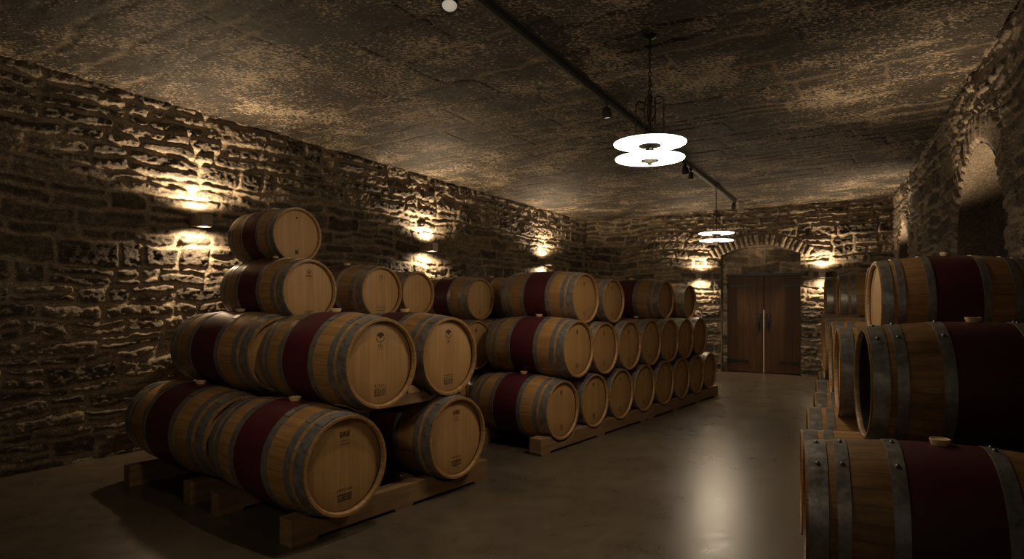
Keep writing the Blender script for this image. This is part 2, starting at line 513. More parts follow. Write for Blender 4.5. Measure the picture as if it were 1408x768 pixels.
# ceiling
def build_ceiling():
    Dl = (PL1 - PL0) / np.linalg.norm(PL1 - PL0); Dr = (PR0 - PR1) / np.linalg.norm(PR0 - PR1)
    ny, nx = 800, 640
    V, U = np.meshgrid(np.linspace(0, 1, ny), np.linspace(0, 1, nx), indexing='ij')
    # bilinear patch over the room, slightly oversize
    a0 = PL0 - Dl * 6.6 + np.array([-.15, .1]); a1 = PL1 + Dl * .2 + np.array([-.1, .15]); b1 = PR1 - Dr * .25 + np.array([.15, .1]); b0 = PR0 + Dr * 6.2 + np.array([.15, 0])
    XY = (a0 * (1 - U[..., None]) + b0 * U[..., None]) * (1 - V[..., None]) + (a1 * (1 - U[..., None]) + b1 * U[..., None]) * V[..., None]
    X, Y = XY[..., 0], XY[..., 1]
    c, s = math.cos(.585), math.sin(.585)
    A = X * c - Y * s; B = X * s + Y * c
    h, tone, prof = stonework(A + 20, B * .5, 44, hs=(.15, .30), ws=(.45, 1.2), warp=.7, joint=.012, bevel=.007, relief=(.004, .012), length=60, top=9)
    line = (1 - prof) * sstep((fbm(A * 1.4 + 9, B * 1.8, 4) + .12) / .3)
    streak = sstep((fbm(A * 4.5, B * 15, 5, .66) - .10) / .25) * sstep((fbm(A * .9 + 4, B * 1.8, 4) + .05) / .3)
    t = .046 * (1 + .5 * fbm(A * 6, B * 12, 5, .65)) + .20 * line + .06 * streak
    hh = .010 * prof + .014 * fbm(A * 4, B * 7, 5, .6)
    P = np.stack([X, Y, ceil_z(X, Y) - hh * .8], -1)
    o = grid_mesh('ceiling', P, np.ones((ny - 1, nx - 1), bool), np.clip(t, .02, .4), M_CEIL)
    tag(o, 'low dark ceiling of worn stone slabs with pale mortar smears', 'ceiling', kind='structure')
build_ceiling()

bm = bmesh.new()
fl = [(-9.2, -.6), (-8.2, -1.2), (1.3, -1.9), (1.4, -1.5), (7.3, 10.4), (7.0, 11.0), (1.5, 14.0), (1.2, 13.7)]
vs = [bm.verts.new((x, y, 0)) for x, y in fl]
bm.faces.new(vs)
tag(obj('floor', bm, M_FLOOR, smooth=False), 'worn polished concrete floor of the cellar', 'floor', kind='structure')

# ------------------------------------------------------------------ door
def build_door():
    A, D, nrm = BW[1], BW[2], BW[3]
    c = A + D * 3.585 - nrm * .13
    root = empty('door_1', (c[0], c[1], 0), math.atan2(D[1], D[0]))
    tag(root, 'dark plank double door under a low stone arch at the far end', 'door', kind='structure')
    # local: x along the wall, -y toward the room
    HW, H = .665, 1.84
    for sgn in (-1, 1):
        x0, x1 = (-HW, -.006) if sgn < 0 else (.006, HW)
        bm = bmesh.new(); add_box(bm, x0, x1, -.03, .03, .012, H, .004)
        leaf = obj('door_leaf', bm, M_DOOR, root, smooth=False)
        for hz in (.22, 1.66):
            bm = bmesh.new()
            xa = x0 if sgn < 0 else x1
            xe = xa - sgn * .40
            L = [(xa, -.032), (xa, .032), (xe + sgn * .05, .022), (xe + sgn * .03, .034), (xe, 0), (xe + sgn * .03, -.034), (xe + sgn * .05, -.022)]
            f = [bm.verts.new((x, -.030, hz + 0 * 1 + z)) for x, z in L]; g = [bm.verts.new((x, -.040, hz + z)) for x, z in L]
            bm.faces.new(f); bm.faces.new(g[::-1])
            for i in range(len(L)): bm.faces.new((f[i], g[i], g[(i + 1) % len(L)], f[(i + 1) % len(L)]))
            add_lathe(bm, [(hz - .045, 0), (hz - .045, .016), (hz + .045, .016), (hz + .045, 0)], 10, 'Z', (xa - sgn * .008, -.04, 0))
            obj('strap_hinge', bm, M_IRON, leaf, smooth=False)
        bm = bmesh.new()
        hx = sgn * .085
        add_box(bm, hx - .038, hx + .038, -.038, -.03, .86, 1.14, .006)
        pts = [(hx, -.036, 1.10), (hx, -.075, 1.10), (hx, -.085, 1.07), (hx, -.085, .93), (hx, -.075, .90), (hx, -.036, .90)]
        add_tube(bm, pts, .012, 8)
        add_tube(bm, [(hx, -.038, .87), (hx, -.05, .83), (hx, -.05, .79)], [.016, .014, .009], 8)
        obj('door_handle', bm, M_IRON, leaf)
    bm = bmesh.new(); add_box(bm, -.009, .009, -.038, -.03, .012, 1.2, .001)
    obj('gap_light_strip', bm, M_GAP_LIGHT, root, smooth=False)  # painted line of light seeping between the leaves, not a real trim
    bm = bmesh.new(); add_box(bm, -.69, .69, -.06, .05, 1.845, 1.895, .006)
    obj('lintel', bm, M_IRON, root, smooth=False)
build_door()

# ------------------------------------------------------------------ barrels
BL, BR = .97, .28
def prof_r(x, ratio, R=BR, L=BL):
    q = 2 * x / L
    return R * (1 + (ratio - 1) * (1 - q * q))

def stave_bm(ratio):
    bm = bmesh.new()
    h = BL / 2; out = []
    for i in range(25):
        x = -h + BL * i / 24
        out.append((x, prof_r(x, ratio)))
    inn = [(h - .001, BR - .015), (h - .012, BR - .023)]
    for i in range(25):
        x = (h - .03) - (BL - .06) * i / 24
        inn.append((x, prof_r(x, ratio) - .027))
    inn += [(-h + .012, BR - .023), (-h + .001, BR - .015)]
    add_lathe(bm, out + inn, 60, 'X', closed=True)
    return bm

def hoop_bm(x0, x1, ratio, th=.0035):
    bm = bmesh.new(); n = 5; P = []
    for i in range(n):
        x = x0 + (x1 - x0) * i / (n - 1); P.append((x, prof_r(x, ratio) + th))
    Q = [(x, prof_r(x, ratio) - .002) for x in (x1, x0)]
    add_lathe(bm, P + Q, 60, 'X', closed=True)
    # the overlapped end of the strap, on the upper side
    b = bmesh.new()
    for s in range(9):
        pass
    b.free()
    R = []
    for k in range(7):
        t = PI / 2 + .30 + .045 * k
        R.append([bm.verts.new((x, math.cos(t) * (prof_r(x, ratio) + th + .003), math.sin(t) * (prof_r(x, ratio) + th + .003))) for x in (x0 + .002, x1 - .002)])
    lo = []
    for k in (0, 6):
        t = PI / 2 + .30 + .045 * k
        lo.append([bm.verts.new((x, math.cos(t) * (prof_r(x, ratio) + th - .002), math.sin(t) * (prof_r(x, ratio) + th - .002))) for x in (x0 + .002, x1 - .002)])
    for k in range(6): bm.faces.new((R[k][0], R[k][1], R[k + 1][1], R[k + 1][0]))
    bm.faces.new((R[0][0], lo[0][0], lo[0][1], R[0][1])); bm.faces.new((R[6][0], R[6][1], lo[1][1], lo[1][0]))
    return bm

def rivet_bm(x, ratio, angs):
    bm = bmesh.new()
    for t in angs:
        r = prof_r(x, ratio) + .004
        b = bmesh.new(); bmesh.ops.create_uvsphere(b, u_segments=10, v_segments=6, radius=.0095)
        bmesh.ops.transform(b, matrix=Matrix.Translation((x, math.cos(t) * r, math.sin(t) * r)) , verts=b.verts)
        m = bpy.data.meshes.new('t'); b.to_mesh(m); b.free(); bm.from_mesh(m); bpy.data.meshes.remove(m)
    return bm

def head_bm(sgn):
    bm = bmesh.new()
    x = sgn * (BL / 2 - .032)
    r = BR - .020
    add_lathe(bm, [(x - sgn * .022, 0), (x - sgn * .022, r), (x, r), (x + sgn * .004, r - .012), (x + sgn * .004, r * .5), (x + sgn * .004, 0)], 56, 'X')
    return bm

HOOPS = [(.010, .082), (.112, .160), (.300, .352)]
BUNG = [(-.022, 0), (-.022, .028), (.002, .030), (.018, .037), (.022, .036), (.022, .031), (.018, .029), (.018, 0)]

# stamps: strokes laid on the head, facing +x
def stroke(bm, y, z, w, h, rot=0.0):
    x = BL / 2 - .0274
    c, s = math.cos(rot), math.sin(rot)
    pts = [(-w / 2, -h / 2), (w / 2, -h / 2), (w / 2, h / 2), (-w / 2, h / 2)]
    vs = [bm.verts.new((x, y + a * c - b * s, z + a * s + b * c)) for a, b in pts]
    bm.faces.new(vs)
def arc(bm, y, z, r, w, t0, t1, n=14, sy=1.0):
    x = BL / 2 - .0274
    A = [(bm.verts.new((x, y + sy * (r - w / 2) * math.cos(t), z + (r - w / 2) * math.sin(t))), bm.verts.new((x, y + sy * (r + w / 2) * math.cos(t), z + (r + w / 2) * math.sin(t)))) for t in np.linspace(t0, t1, n)]
    for i in range(n - 1): bm.faces.new((A[i][0], A[i][1], A[i + 1][1], A[i + 1][0]))
def glyphs(bm, y0, z0, n, w, h, seed, wt=.0035):
    r = random.Random(seed)
    for i in range(n):
        y = y0 + (i - (n - 1) / 2) * w
        k = r.randint(0, 4)
        if k == 0: stroke(bm, y, z0, wt, h)
        elif k == 1: stroke(bm, y - w * .22, z0, wt, h); stroke(bm, y, z0 + h * .42, w * .5, wt); stroke(bm, y, z0, w * .4, wt)
        elif k == 2: arc(bm, y, z0, h * .4, wt, 0, 2 * PI, 12, .7)
        elif k == 3: stroke(bm, y - w * .12, z0, wt, h, .35); stroke(bm, y + w * .12, z0, wt, h, -.35)
        else: stroke(bm, y - w * .22, z0, wt, h); stroke(bm, y + w * .2, z0, wt, h); stroke(bm, y, z0, w * .4, wt)
def stamp_bm(style, seed):
    bm = bmesh.new()
    if style == 'estate':          # emblem, caption, and a dense block at the foot
        arc(bm, 0, .168, .016, .018, .1, PI - .1, 12, 1.2); stroke(bm, 0, .166, .022, .02)
        arc(bm, 0, .165, .033, .006, PI + .25, 2 * PI - .25, 12); stroke(bm, -.026, .172, .004, .018); stroke(bm, .026, .172, .004, .018)
        arc(bm, -.008, .108, .010, .003, 0, 2 * PI, 12); arc(bm, .008, .108, .010, .003, 0, 2 * PI, 12); glyphs(bm, 0, .088, 4, .009, .006, seed, .002)
        glyphs(bm, 0, -.138, 6, .017, .015, seed + 1)
        stroke(bm, 0, -.154, .1, .0025)
        for k in range(3): glyphs(bm, 0, -.170 - .015 * k, 7, .0135, .013, seed + 2 + k, .0045)
        stroke(bm, -.045, -.186, .006, .042)
    elif style == 'barcode':
        for k in range(3): glyphs(bm, 0, .185 - .011 * k, 7, .0095, .010, seed + k, .0045)
        stroke(bm, 0, .138, .05, .003); glyphs(bm, -.002, .118, 6, .011, .009, seed + 5, .0022)
        glyphs(bm, 0, -.138, 7, .015, .016, seed + 9)
        stroke(bm, 0, -.165, .1, .010)
        for k in range(2): glyphs(bm, 0, -.180 - .015 * k, 8, .012, .013, seed + 11 + k, .005)
    elif style == 'round':         # little mark and a ring at the foot
        arc(bm, 0, .165, .012, .010, 0, 2 * PI, 12); glyphs(bm, 0, .138, 3, .012, .01, seed)
        arc(bm, 0, -.17, .024, .006, 0, 2 * PI, 18); stroke(bm, 0, -.165, .022, .006); glyphs(bm, 0, -.18, 2, .012, .01, seed + 3)
    elif style == 'block':         # little mark and a narrow block at the foot
        arc(bm, 0, .168, .014, .012, 0, 2 * PI, 12); stroke(bm, 0, .142, .018, .004)
        for k in range(4): glyphs(bm, 0, -.148 - .014 * k, 4, .013, .012, seed + k, .0045)
    elif style == 'number':        # a two figure number and an outlined box
        stroke(bm, -.018, .17, .006, .036); arc(bm, .014, .176, .012, .006, 0, 2 * PI, 14); stroke(bm, .024, .165, .006, .03)
        stroke(bm, 0, .135, .045, .004)
        stroke(bm, 0, -.15, .10, .004); stroke(bm, 0, -.20, .10, .004); stroke(bm, -.05, -.175, .004, .05); stroke(bm, .05, -.175, .004, .05); glyphs(bm, 0, -.175, 4, .018, .02, seed, .003)
    elif style == 'seven':
        stroke(bm, -.004, .178, .034, .006); stroke(bm, .004, .158, .006, .04, -.3)
        arc(bm, 0, -.175, .022, .007, 0, 2 * PI, 18, .85)
    elif style == 'plain':
        stroke(bm, 0, .18, .026, .016, .2); glyphs(bm, 0, .145, 6, .011, .006, seed, .002)
        stroke(bm, 0, -.135, .11, .0015); stroke(bm, -.002, -.175, .040, .040)
    elif style == 'crest':
        arc(bm, 0, .170, .022, .006, 0, 2 * PI, 16); stroke(bm, 0, .170, .016, .016); stroke(bm, 0, .135, .075, .009); glyphs(bm, 0, .112, 3, .012, .008, seed, .003)
        glyphs(bm, 0, -.19, 7, .013, .015, seed + 3, .004); stroke(bm, 0, -.202, .09, .004)
    return bm

def make_proto(ratio, mat, bung=True, rivets=False, open_head=False):
    root = empty('wine_barrel', (0, 0, 0))
    obj('staves', stave_bm(ratio), mat, root, angle=50)
    for sg in (1, -1):
        for a, b in HOOPS:
            x0, x1 = BL / 2 - b * BL, BL / 2 - a * BL
            if sg < 0: x0, x1 = -x1, -x0
            hp = obj('hoop', hoop_bm(x0, x1, ratio), M_HOOP, root)
            if rivets:
                for an in ((1.57 - .62) if sg > 0 else (1.57 + .05), 1.57 + .50, 1.57 - .10):
                    obj('rivet', rivet_bm((x0 + x1) / 2, ratio, [an]), M_RIVET, hp)
    for sg in (1, -1):
        if open_head and sg > 0: continue
        obj('head', head_bm(sg), M_HEAD, root)
    if bung:
        bm = bmesh.new(); add_lathe(bm, BUNG, 20, 'Z', (0, 0, BR * ratio)); obj('bung', bm, M_BUNG, root)
    return root

P_FULL = make_proto(1.13, M_OAK)
P_SLIM = make_proto(1.05, M_OAK)
P_OLD = make_proto(1.13, M_OAK_OLD, rivets=True)
P_OPEN = make_proto(1.13, M_OAK_OLD, rivets=True, open_head=True)
PROTOS = (P_FULL, P_SLIM, P_OLD, P_OPEN)
STAMPS = {}
def stamp_mesh(style, var, upper):
    if (style, var, upper) not in STAMPS:
        me = bpy.data.meshes.new('head_stamp'); b = stamp_bm(style, var * 31 + 5)
        bmesh.ops.delete(b, geom=[f for f in b.faces if (f.calc_center_median().z > 0) != upper], context='FACES')
        bmesh.ops.recalc_face_normals(b, faces=b.faces); b.to_mesh(me); b.free(); me.materials.append(M_INK)
        STAMPS[(style, var, upper)] = me
    return STAMPS[(style, var, upper)]

count = [0]
def barrel(proto, center, rotz, R, L, label, group, stamp=None):
    r = dup(proto)
    r.location = center
    r.rotation_euler = (0, 0, rotz)
    r.scale = (L / BL, R / BR, R / BR)
    tag(r, label, 'barrel', group)
    if stamp:
        count[0] += 1
        hd = [c for c in r.children if c.name.startswith('head')][0]
        link(bpy.data.objects.new('emblem_stamp', stamp_mesh(stamp, count[0] % 3, True)), hd)
        link(bpy.data.objects.new('foot_stamp', stamp_mesh(stamp, count[0] % 3, False)), hd)
    return r

# left stacks: t runs along the row away from the camera, s along the barrel axis toward the aisle
TH = math.radians(38.0)
RV = np.array([math.sin(TH), math.cos(TH)]); AV = np.array([math.cos(TH), -math.sin(TH)])
OL = np.array([-1.315, 3.602])
def left_pos(t, s): return OL + t * RV + s * AV
def LB(proto, t, s, z, R, L, label, group, stamp=None):
    c = left_pos(t, s - L / 2)
    return barrel(proto, (c[0], c[1], z), -TH, R, L, label, group, stamp)

G1 = 'barrels of the near left stack'
LB(P_FULL, .29, .21, .430, .295, 1.09, 'large maroon banded oak barrel at the bottom front of the near left stack', G1, 'barcode')
LB(P_FULL, 1.32, .15, .408, .291, 1.0, 'bottom oak barrel on the right end of the near rack beam', G1, 'barcode')
LB(P_FULL, .62, .14, 1.005, .287, .99, 'big oak barrel with dark emblem, second layer of near stack, left of the two', G1, 'estate')
LB(P_FULL, 1.30, .09, .998, .281, 1.0, 'second layer oak barrel just right of the big emblem barrel, near stack', G1, 'estate')
LB(P_FULL, .28, -.93, .445, .286, 1.30, 'leftmost bottom barrel of the near stack, on the floor rack by the wall', G1)
LB(P_FULL, .56, -.90, 1.010, .272, 1.22, 'leftmost second layer barrel of the near stack, behind the big emblem barrel', G1)
LB(P_FULL, .84, -.97, 1.480, .238, .95, 'third layer oak barrel directly under the topmost barrel of the near stack', G1, 'crest')
LB(P_SLIM, .97, -1.34, 1.945, .225, .72, 'topmost oak barrel alone at the peak of the near stack', G1, 'plain')
LB(P_FULL, 1.60, -1.02, 1.474, .224, 1.0, 'third layer oak barrel with a number and outlined box on its head', G1, 'number')
LB(P_SLIM, 2.07, -1.06, 1.462, .205, 1.0, 'third layer barrel mostly hidden behind the one with the number on its head', G1)
# the hidden back row that carries the third layer
HID = 'hidden back row barrels of the near left stack'
for t, z, R in ((.93, .412, .29), (1.58, .412, .29), (1.22, .985, .262), (1.83, .985, .262)):
    LB(P_SLIM, t, -1.36, z, R, .93, 'shadowed back row barrel of the near stack, behind the aisle side barrels', HID)

# long far left stack, aisle row
G2a, G2b, G2c = 'bottom row of the long left stack', 'middle row of the long left stack', 'top row of the long left stack'
ORD = ['first', 'second', 'third', 'fourth', 'fifth', 'sixth', 'seventh', 'eighth']
row1 = [(2.93, .365, .276), (3.53, .378, .268), (4.09, .378, .270), (4.66, .380, .268), (5.21, .382, .266), (5.73, .385, .262), (6.24, .388, .258), (6.72, .395, .252)]
row2 = [(3.18, .928, .275), (3.74, .900, .268), (4.29, .896, .268), (4.83, .896, .267), (5.36, .893, .264), (5.86, .893, .258), (6.35, .897, .254)]
for i, (t, z, R) in enumerate(row1):
    lab = 'bottom row barrel with maroon band in view, near end of long left stack' if i == 0 else ('last bottom row barrel at the far end of the long left stack' if i == 7 else '%s barrel from the near end, bottom row of the long left stack' % ORD[i])
    LB(P_FULL if i == 0 else P_SLIM, t, 0.0 if i else -.0, z, R, .95, lab, G2a, 'block' if i < 2 else 'round')
for i, (t, z, R) in enumerate(row2):
    lab = 'middle row barrel with maroon band in view, near end of long left stack' if i == 0 else ('last middle row barrel at the far end of the long left stack' if i == 6 else '%s barrel from the near end, middle row of the long left stack' % ORD[i])
    LB(P_FULL if i == 0 else P_SLIM, t, .02 if i == 0 else 0.0, z, R, .97 if i == 0 else .95, lab, G2b, 'block' if i < 1 else 'round')
LB(P_FULL, 3.51, -.10, 1.422, .254, .93, 'top row barrel with maroon band in view, near end of long left stack', G2c, 'round')
LB(P_SLIM, 4.06, -.08, 1.392, .236, .95, 'second top row barrel, close behind the first, long left stack', G2c, 'round')
LB(P_FULL, 5.51, -.12, 1.402, .236, 1.0, 'third top row barrel, maroon side visible past a gap, long left stack', G2c, 'round')
LB(P_FULL, 6.33, -.14, 1.375, .226, 1.0, 'last top row barrel of the long left stack, nearest the door', G2c, 'round')
# long left stack, wall side row
G3 = 'wall side row of the long left stack'
LB(P_FULL, 3.20, -1.26, 1.412, .224, .80, 'wall side top barrel with a seven and a ring on its head', G3, 'seven')
LB(P_FULL, 3.92, -1.26, 1.412, .236, .92, 'wall side top barrel, only its maroon band and quarter showing', G3)
LB(P_SLIM, 2.98, -1.12, .925, .258, .90, 'shadowed wall side barrel seen in the gap between the two left stacks', G3, 'block')
for t, z, lab in ((3.55, .92, 0), (4.12, .92, 0), (3.25, .40, 0), (3.84, .40, 0), (2.68, .40, 0)):
    LB(P_SLIM, t, -1.20, z, .262, .92, 'shadowed wall side barrel behind the aisle row of the long left stack', 'hidden wall side barrels of the long left stack')

# right stack
RT = math.atan2(.8927, .4505)
RVr = np.array([.4505, .8927]); AVr = np.array([.8927, -.4505])
def RB(proto, D, s, z, R, L, label, group, stamp=None, turn=3.0):
    c = D * RVr + (s + L / 2) * AVr
    return barrel(proto, (c[0], c[1], z), math.atan2(.4505, -.8927) + math.radians(turn), R, L, label, group, stamp)
G4, G5, G6 = 'bottom row of the right stack', 'middle row of the right stack', 'top row of the right stack'
RB(P_OLD, 2.96, -.09, .525, .284, .97, 'weathered oak barrel with riveted hoops and pale bung at bottom right corner', G4)
RB(P_OPEN, 3.62, .15, 1.000, .274, .93, 'weathered oak barrel with an open black end, second layer of the right stack', G5, None, 5.5)
RB(P_FULL, 4.95, .275, 1.380, .284, .83, 'oak barrel with maroon band on top of the right stack, under the arched niche', G6, None, 6.0)
bot = [(3.72, -.13), (4.50, -.12), (5.26, -.09), (6.02, -.09), (6.75, -.08), (7.45, -.06), (8.15, -.05)]
for i, (D, s) in enumerate(bot):
    RB(P_SLIM, D, s, .440, .272, .95, ['bottom row barrel just behind the riveted weathered one, right stack', 'third bottom row barrel of right stack, seen as bright hoop tops', 'fourth bottom row barrel of right stack, seen as bright hoop tops', 'fifth bottom row barrel of right stack, seen as small bright hoop tops'][i] if i < 4 else 'far bottom row barrel of right stack hidden by nearer hoops', G4 if i < 4 else 'hidden far bottom barrels of the right stack')
mid = [(4.46, .05), (5.45, .02), (6.40, -.03), (7.35, -.05), (8.15, -.06)]
for i, (D, s) in enumerate(mid):
    RB(P_SLIM, D, s, .958, .276, .95, ['middle row barrel of right stack right behind the open black end', 'middle row barrel of right stack, third from camera, hoop and chime showing', 'middle row barrel of right stack, fourth from camera, thin hoop showing', 'middle row barrel of right stack, farthest thin hoop beside the door wall', 'middle row barrel of right stack hidden behind the others'][i], G5)
topr = [(5.94, .30, 1.395), (7.75, .10, 1.39), (8.46, -.03, 1.385)]
for i, (D, s, z) in enumerate(topr):
    RB(P_FULL if i else P_SLIM, D, s, z, .276, .90 if i == 0 else .95, ['top row barrel directly behind the front one, right stack', 'top row barrel seen side on, second from the far end of right stack', 'farthest top row barrel of the right stack'][i], G6)

for p in PROTOS:
    for ch in list(p.children):
        for g in list(ch.children): bpy.data.objects.remove(g)
        bpy.data.objects.remove(ch)
    bpy.data.objects.remove(p)

# ------------------------------------------------------------------ racks
def beam_profile(t0, t1, z0, z1, above, below=(), step=.02, feet=True):
    """outline of a beam notched for the barrels (t, z, r) lying on it"""
    ts = np.arange(t0, t1 + 1e-6, step); ts[-1] = t1
    top = np.full_like(ts, z1); bot = np.full_like(ts, z0)
    for t, z, r in above:
        k = np.abs(ts - t) < r
        top[k] = np.minimum(top[k], z - np.sqrt(r * r - (ts[k] - t) ** 2) - .004)
    for t, z, r in below:
        k = np.abs(ts - t) < r
        bot[k] = np.maximum(bot[k], z + np.sqrt(r * r - (ts[k] - t) ** 2) + .004)
    if feet:
        L = t1 - t0; n = max(2, round(L / .62)); fw = .16
        for i, t in enumerate(ts):
            c = min(abs(t - (t0 + fw / 2 + (L - fw) * k / (n - 1))) for k in range(n))
            if c > fw / 2: bot[i] += .022
    top = np.maximum(top, bot + .012)
    return [(t, z) for t, z in zip(ts, top)] + [(t, z) for t, z in zip(ts[::-1], bot[::-1])]

def rack(base, rotz, beams, label, name='barrel_rack', ties=(), mat=M_BEAM, chocks=()):
    root = empty(name, (base[0], base[1], 0), rotz)
    tag(root, label, 'rack')
    for s0, s1, poly in beams:
        bm = bmesh.new(); add_prism(bm, poly, s0, s1); obj('beam', bm, mat, root, smooth=False)
    for s0, s1, t, z0, z1 in ties:
        bm = bmesh.new(); add_box(bm, s0, s1, t - .045, t + .045, z0, z1, .004); obj('crossbar', bm, mat, root, smooth=False)
    for s0, s1, t0, t1, z0, z1 in chocks:
        bm = bmesh.new(); add_prism(bm, [(t0, z0), (t1, z0), (t1, z1 * .35 + z0 * .65), (t0 * .55 + t1 * .45, z1), (t0, z1)], s0, s1); obj('chock', bm, M_CHOCK, root, smooth=False)
    return root

def rr(R, L, s_head, s, ratio=1.13, hoop=.004):
    x = s - (s_head - L / 2)
    return R * (1 + (ratio - 1) * (1 - (2 * x / L) ** 2)) + hoop * R / BR + .002
# near stack: local x = s, local y = t
def env(bars, s0, s1): return [(t, z, max(rr(R, L, sh, a, ra) for a in np.linspace(s0, s1, 5))) for t, z, R, L, sh, ra in bars]
F1 = [(.29, .430, .295, 1.09, .21, 1.13), (1.32, .408, .291, 1.0, .15, 1.13)]
B1r = [(.28, .445, .286, 1.30, -.93, 1.13), (.93, .412, .29, .93, -1.36, 1.05), (1.58, .412, .29, .93, -1.36, 1.05)]
rack(OL, -TH, [(-.04, .08, beam_profile(0, 1.72, 0, .155, env(F1, -.04, .08))), (-.85, -.75, beam_profile(0, 1.72, 0, .15, env(F1, -.85, -.75)))],
     'low notched timber rack on the floor under the front barrels of the near stack', ties=((-.75, -.04, .82, .02, .06),))
rack(OL, -TH, [(-1.24, -1.14, beam_profile(-.0, 1.95, 0, .15, env(B1r, -1.24, -1.14))), (-2.02, -1.92, beam_profile(-.09, 1.95, 0, .15, env(B1r, -2.02, -1.92)))],
     'low timber rack by the wall under the leftmost bottom barrel of the near stack', ties=((-1.92, -1.24, 1.25, .02, .06),))
M1r = [(.62, 1.005, .287, .99, .14, 1.13), (1.30, .998, .281, 1.0, .09, 1.13)]
rack(OL, -TH, [(-.10, .03, beam_profile(.42, 1.52, .69, .765, env(M1r, -.10, .03), env(F1, -.10, .03), feet=False))],
     'short timber bearer between the two layers at the front of the near stack', name='timber_bearer',
     chocks=((-.08, .03, .93, 1.05, .745, .815),))
E1 = [(t, z, R, .95, 0, 1.13 if i == 0 else 1.05) for i, (t, z, R) in enumerate(row1)]
rack(OL, -TH, [(-.13, 0, beam_profile(2.56, 4.70, 0, .15, env(E1, -.13, 0))), (-.84, -.72, beam_profile(2.56, 4.70, 0, .15, env(E1, -.84, -.72)))],
     'low timber rack under the near half of the long left stack', ties=((-.72, -.13, 3.25, .02, .06),))
rack(OL, -TH, [(-.13, 0, beam_profile(4.72, 7.02, 0, .15, env(E1, -.13, 0))), (-.84, -.72, beam_profile(4.72, 7.02, 0, .15, env(E1, -.84, -.72)))],
     'low timber rack under the far half of the long left stack', ties=((-.72, -.13, 5.47, .02, .06),))
E2 = [(t, .40, .262, .92, -1.20, 1.05) for t in (2.68, 3.25, 3.84)]
rack(OL, -TH, [(-1.40, -1.29, beam_profile(2.4, 4.2, 0, .17, env(E2, -1.40, -1.29))), (-2.02, -1.91, beam_profile(2.4, 4.2, 0, .17, env(E2, -2.02, -1.91)))],
     'low timber rack in shadow on the wall side of the long left stack', ties=((-1.91, -1.40, 3.5, .02, .06),))
RR1 = [(2.96, .525, .284, .97, 0, 1.13)] + [(D, .44, .272, .95, 0, 1.05) for D, s in bot]
def renv(s0): return [(t, z, R * (1.10 if i == 0 else 1.03) + .006) for i, (t, z, R, L, sh, ra) in enumerate(RR1)]
rroot = rack((0, 0), math.atan2(-.4505, .8927), [(.10, .22, beam_profile(2.55, 8.5, 0, .235, renv(0))), (.62, .74, beam_profile(2.55, 8.5, 0, .235, renv(0)))],
     'low timber rack on the floor under the bottom row of the right stack', ties=((.22, .62, 3.34, .02, .07), (.22, .62, 7.1, .02, .07)))

# ------------------------------------------------------------------ lamps
def lamp(name, kind, loc, energy, col, parent=None, rot=(0, 0, 0), **kw):
    d = bpy.data.lights.new(name, kind); d.energy = energy; d.color = col
    for k, v in kw.items(): setattr(d, k, v)
    o = bpy.data.objects.new(name, d); link(o, parent); o.location = loc; o.rotation_euler = rot
    return o
WARM = (1.0, .73, .45)
def sconce(A, D, nrm, s, z, label, up, down):
    rz = math.atan2(nrm[1], nrm[0])          # local +x points into the room
    p = A + D * s
    root = empty('wall_sconce', (p[0], p[1], z), rz)
    tag(root, label, 'wall lamp', 'up and down wall sconces')
    bm = bmesh.new(); add_box(bm, .0, .115, -.06, .06, -.05, .05, .003); obj('back_plate', bm, M_SCONCE, root, smooth=False)
    bm = bmesh.new()
    add_box(bm, .11, .118, -.055, .055, -.06, .06); add_box(bm, .222, .23, -.055, .055, -.06, .06)
    add_box(bm, .118, .222, -.055, -.047, -.06, .06); add_box(bm, .118, .222, .047, .055, -.06, .06)
    obj('housing', bm, M_SCONCE, root, smooth=False)
    for sg in (1, -1):
        bm = bmesh.new(); add_box(bm, .12, .22, -.046, .046, sg * .05 - .004, sg * .05 + .004, .001); obj('lens', bm, M_GLOW_S, root, smooth=False)
    lamp('sconce_uplight', 'SPOT', (.165, 0, .064), up, WARM, root, (PI, .12, 0), spot_size=math.radians(168), spot_blend=.55, shadow_soft_size=.03)
    lamp('sconce_downlight', 'SPOT', (.165, 0, -.064), down, WARM, root, (0, .12, 0), spot_size=math.radians(165), spot_blend=.55, shadow_soft_size=.03)
for s, z, lab in ((1.59, 2.19, 'dark box sconce on the left wall nearest the camera, left of the topmost barrel'), (5.02, 2.16, 'dark box sconce in the middle of the left wall'), (8.37, 2.11, 'dark box sconce farthest along the left wall, near the back corner')):
    sconce(LW[1], LW[2], LW[3], s, z, lab, 150, 85)
for s, z, lab in ((2.44, 1.86, 'dark box sconce on the back wall left of the double door'), (4.59, 1.85, 'dark box sconce on the back wall right of the double door')):
    sconce(BW[1], BW[2], BW[3], s, z, lab, 95, 55)

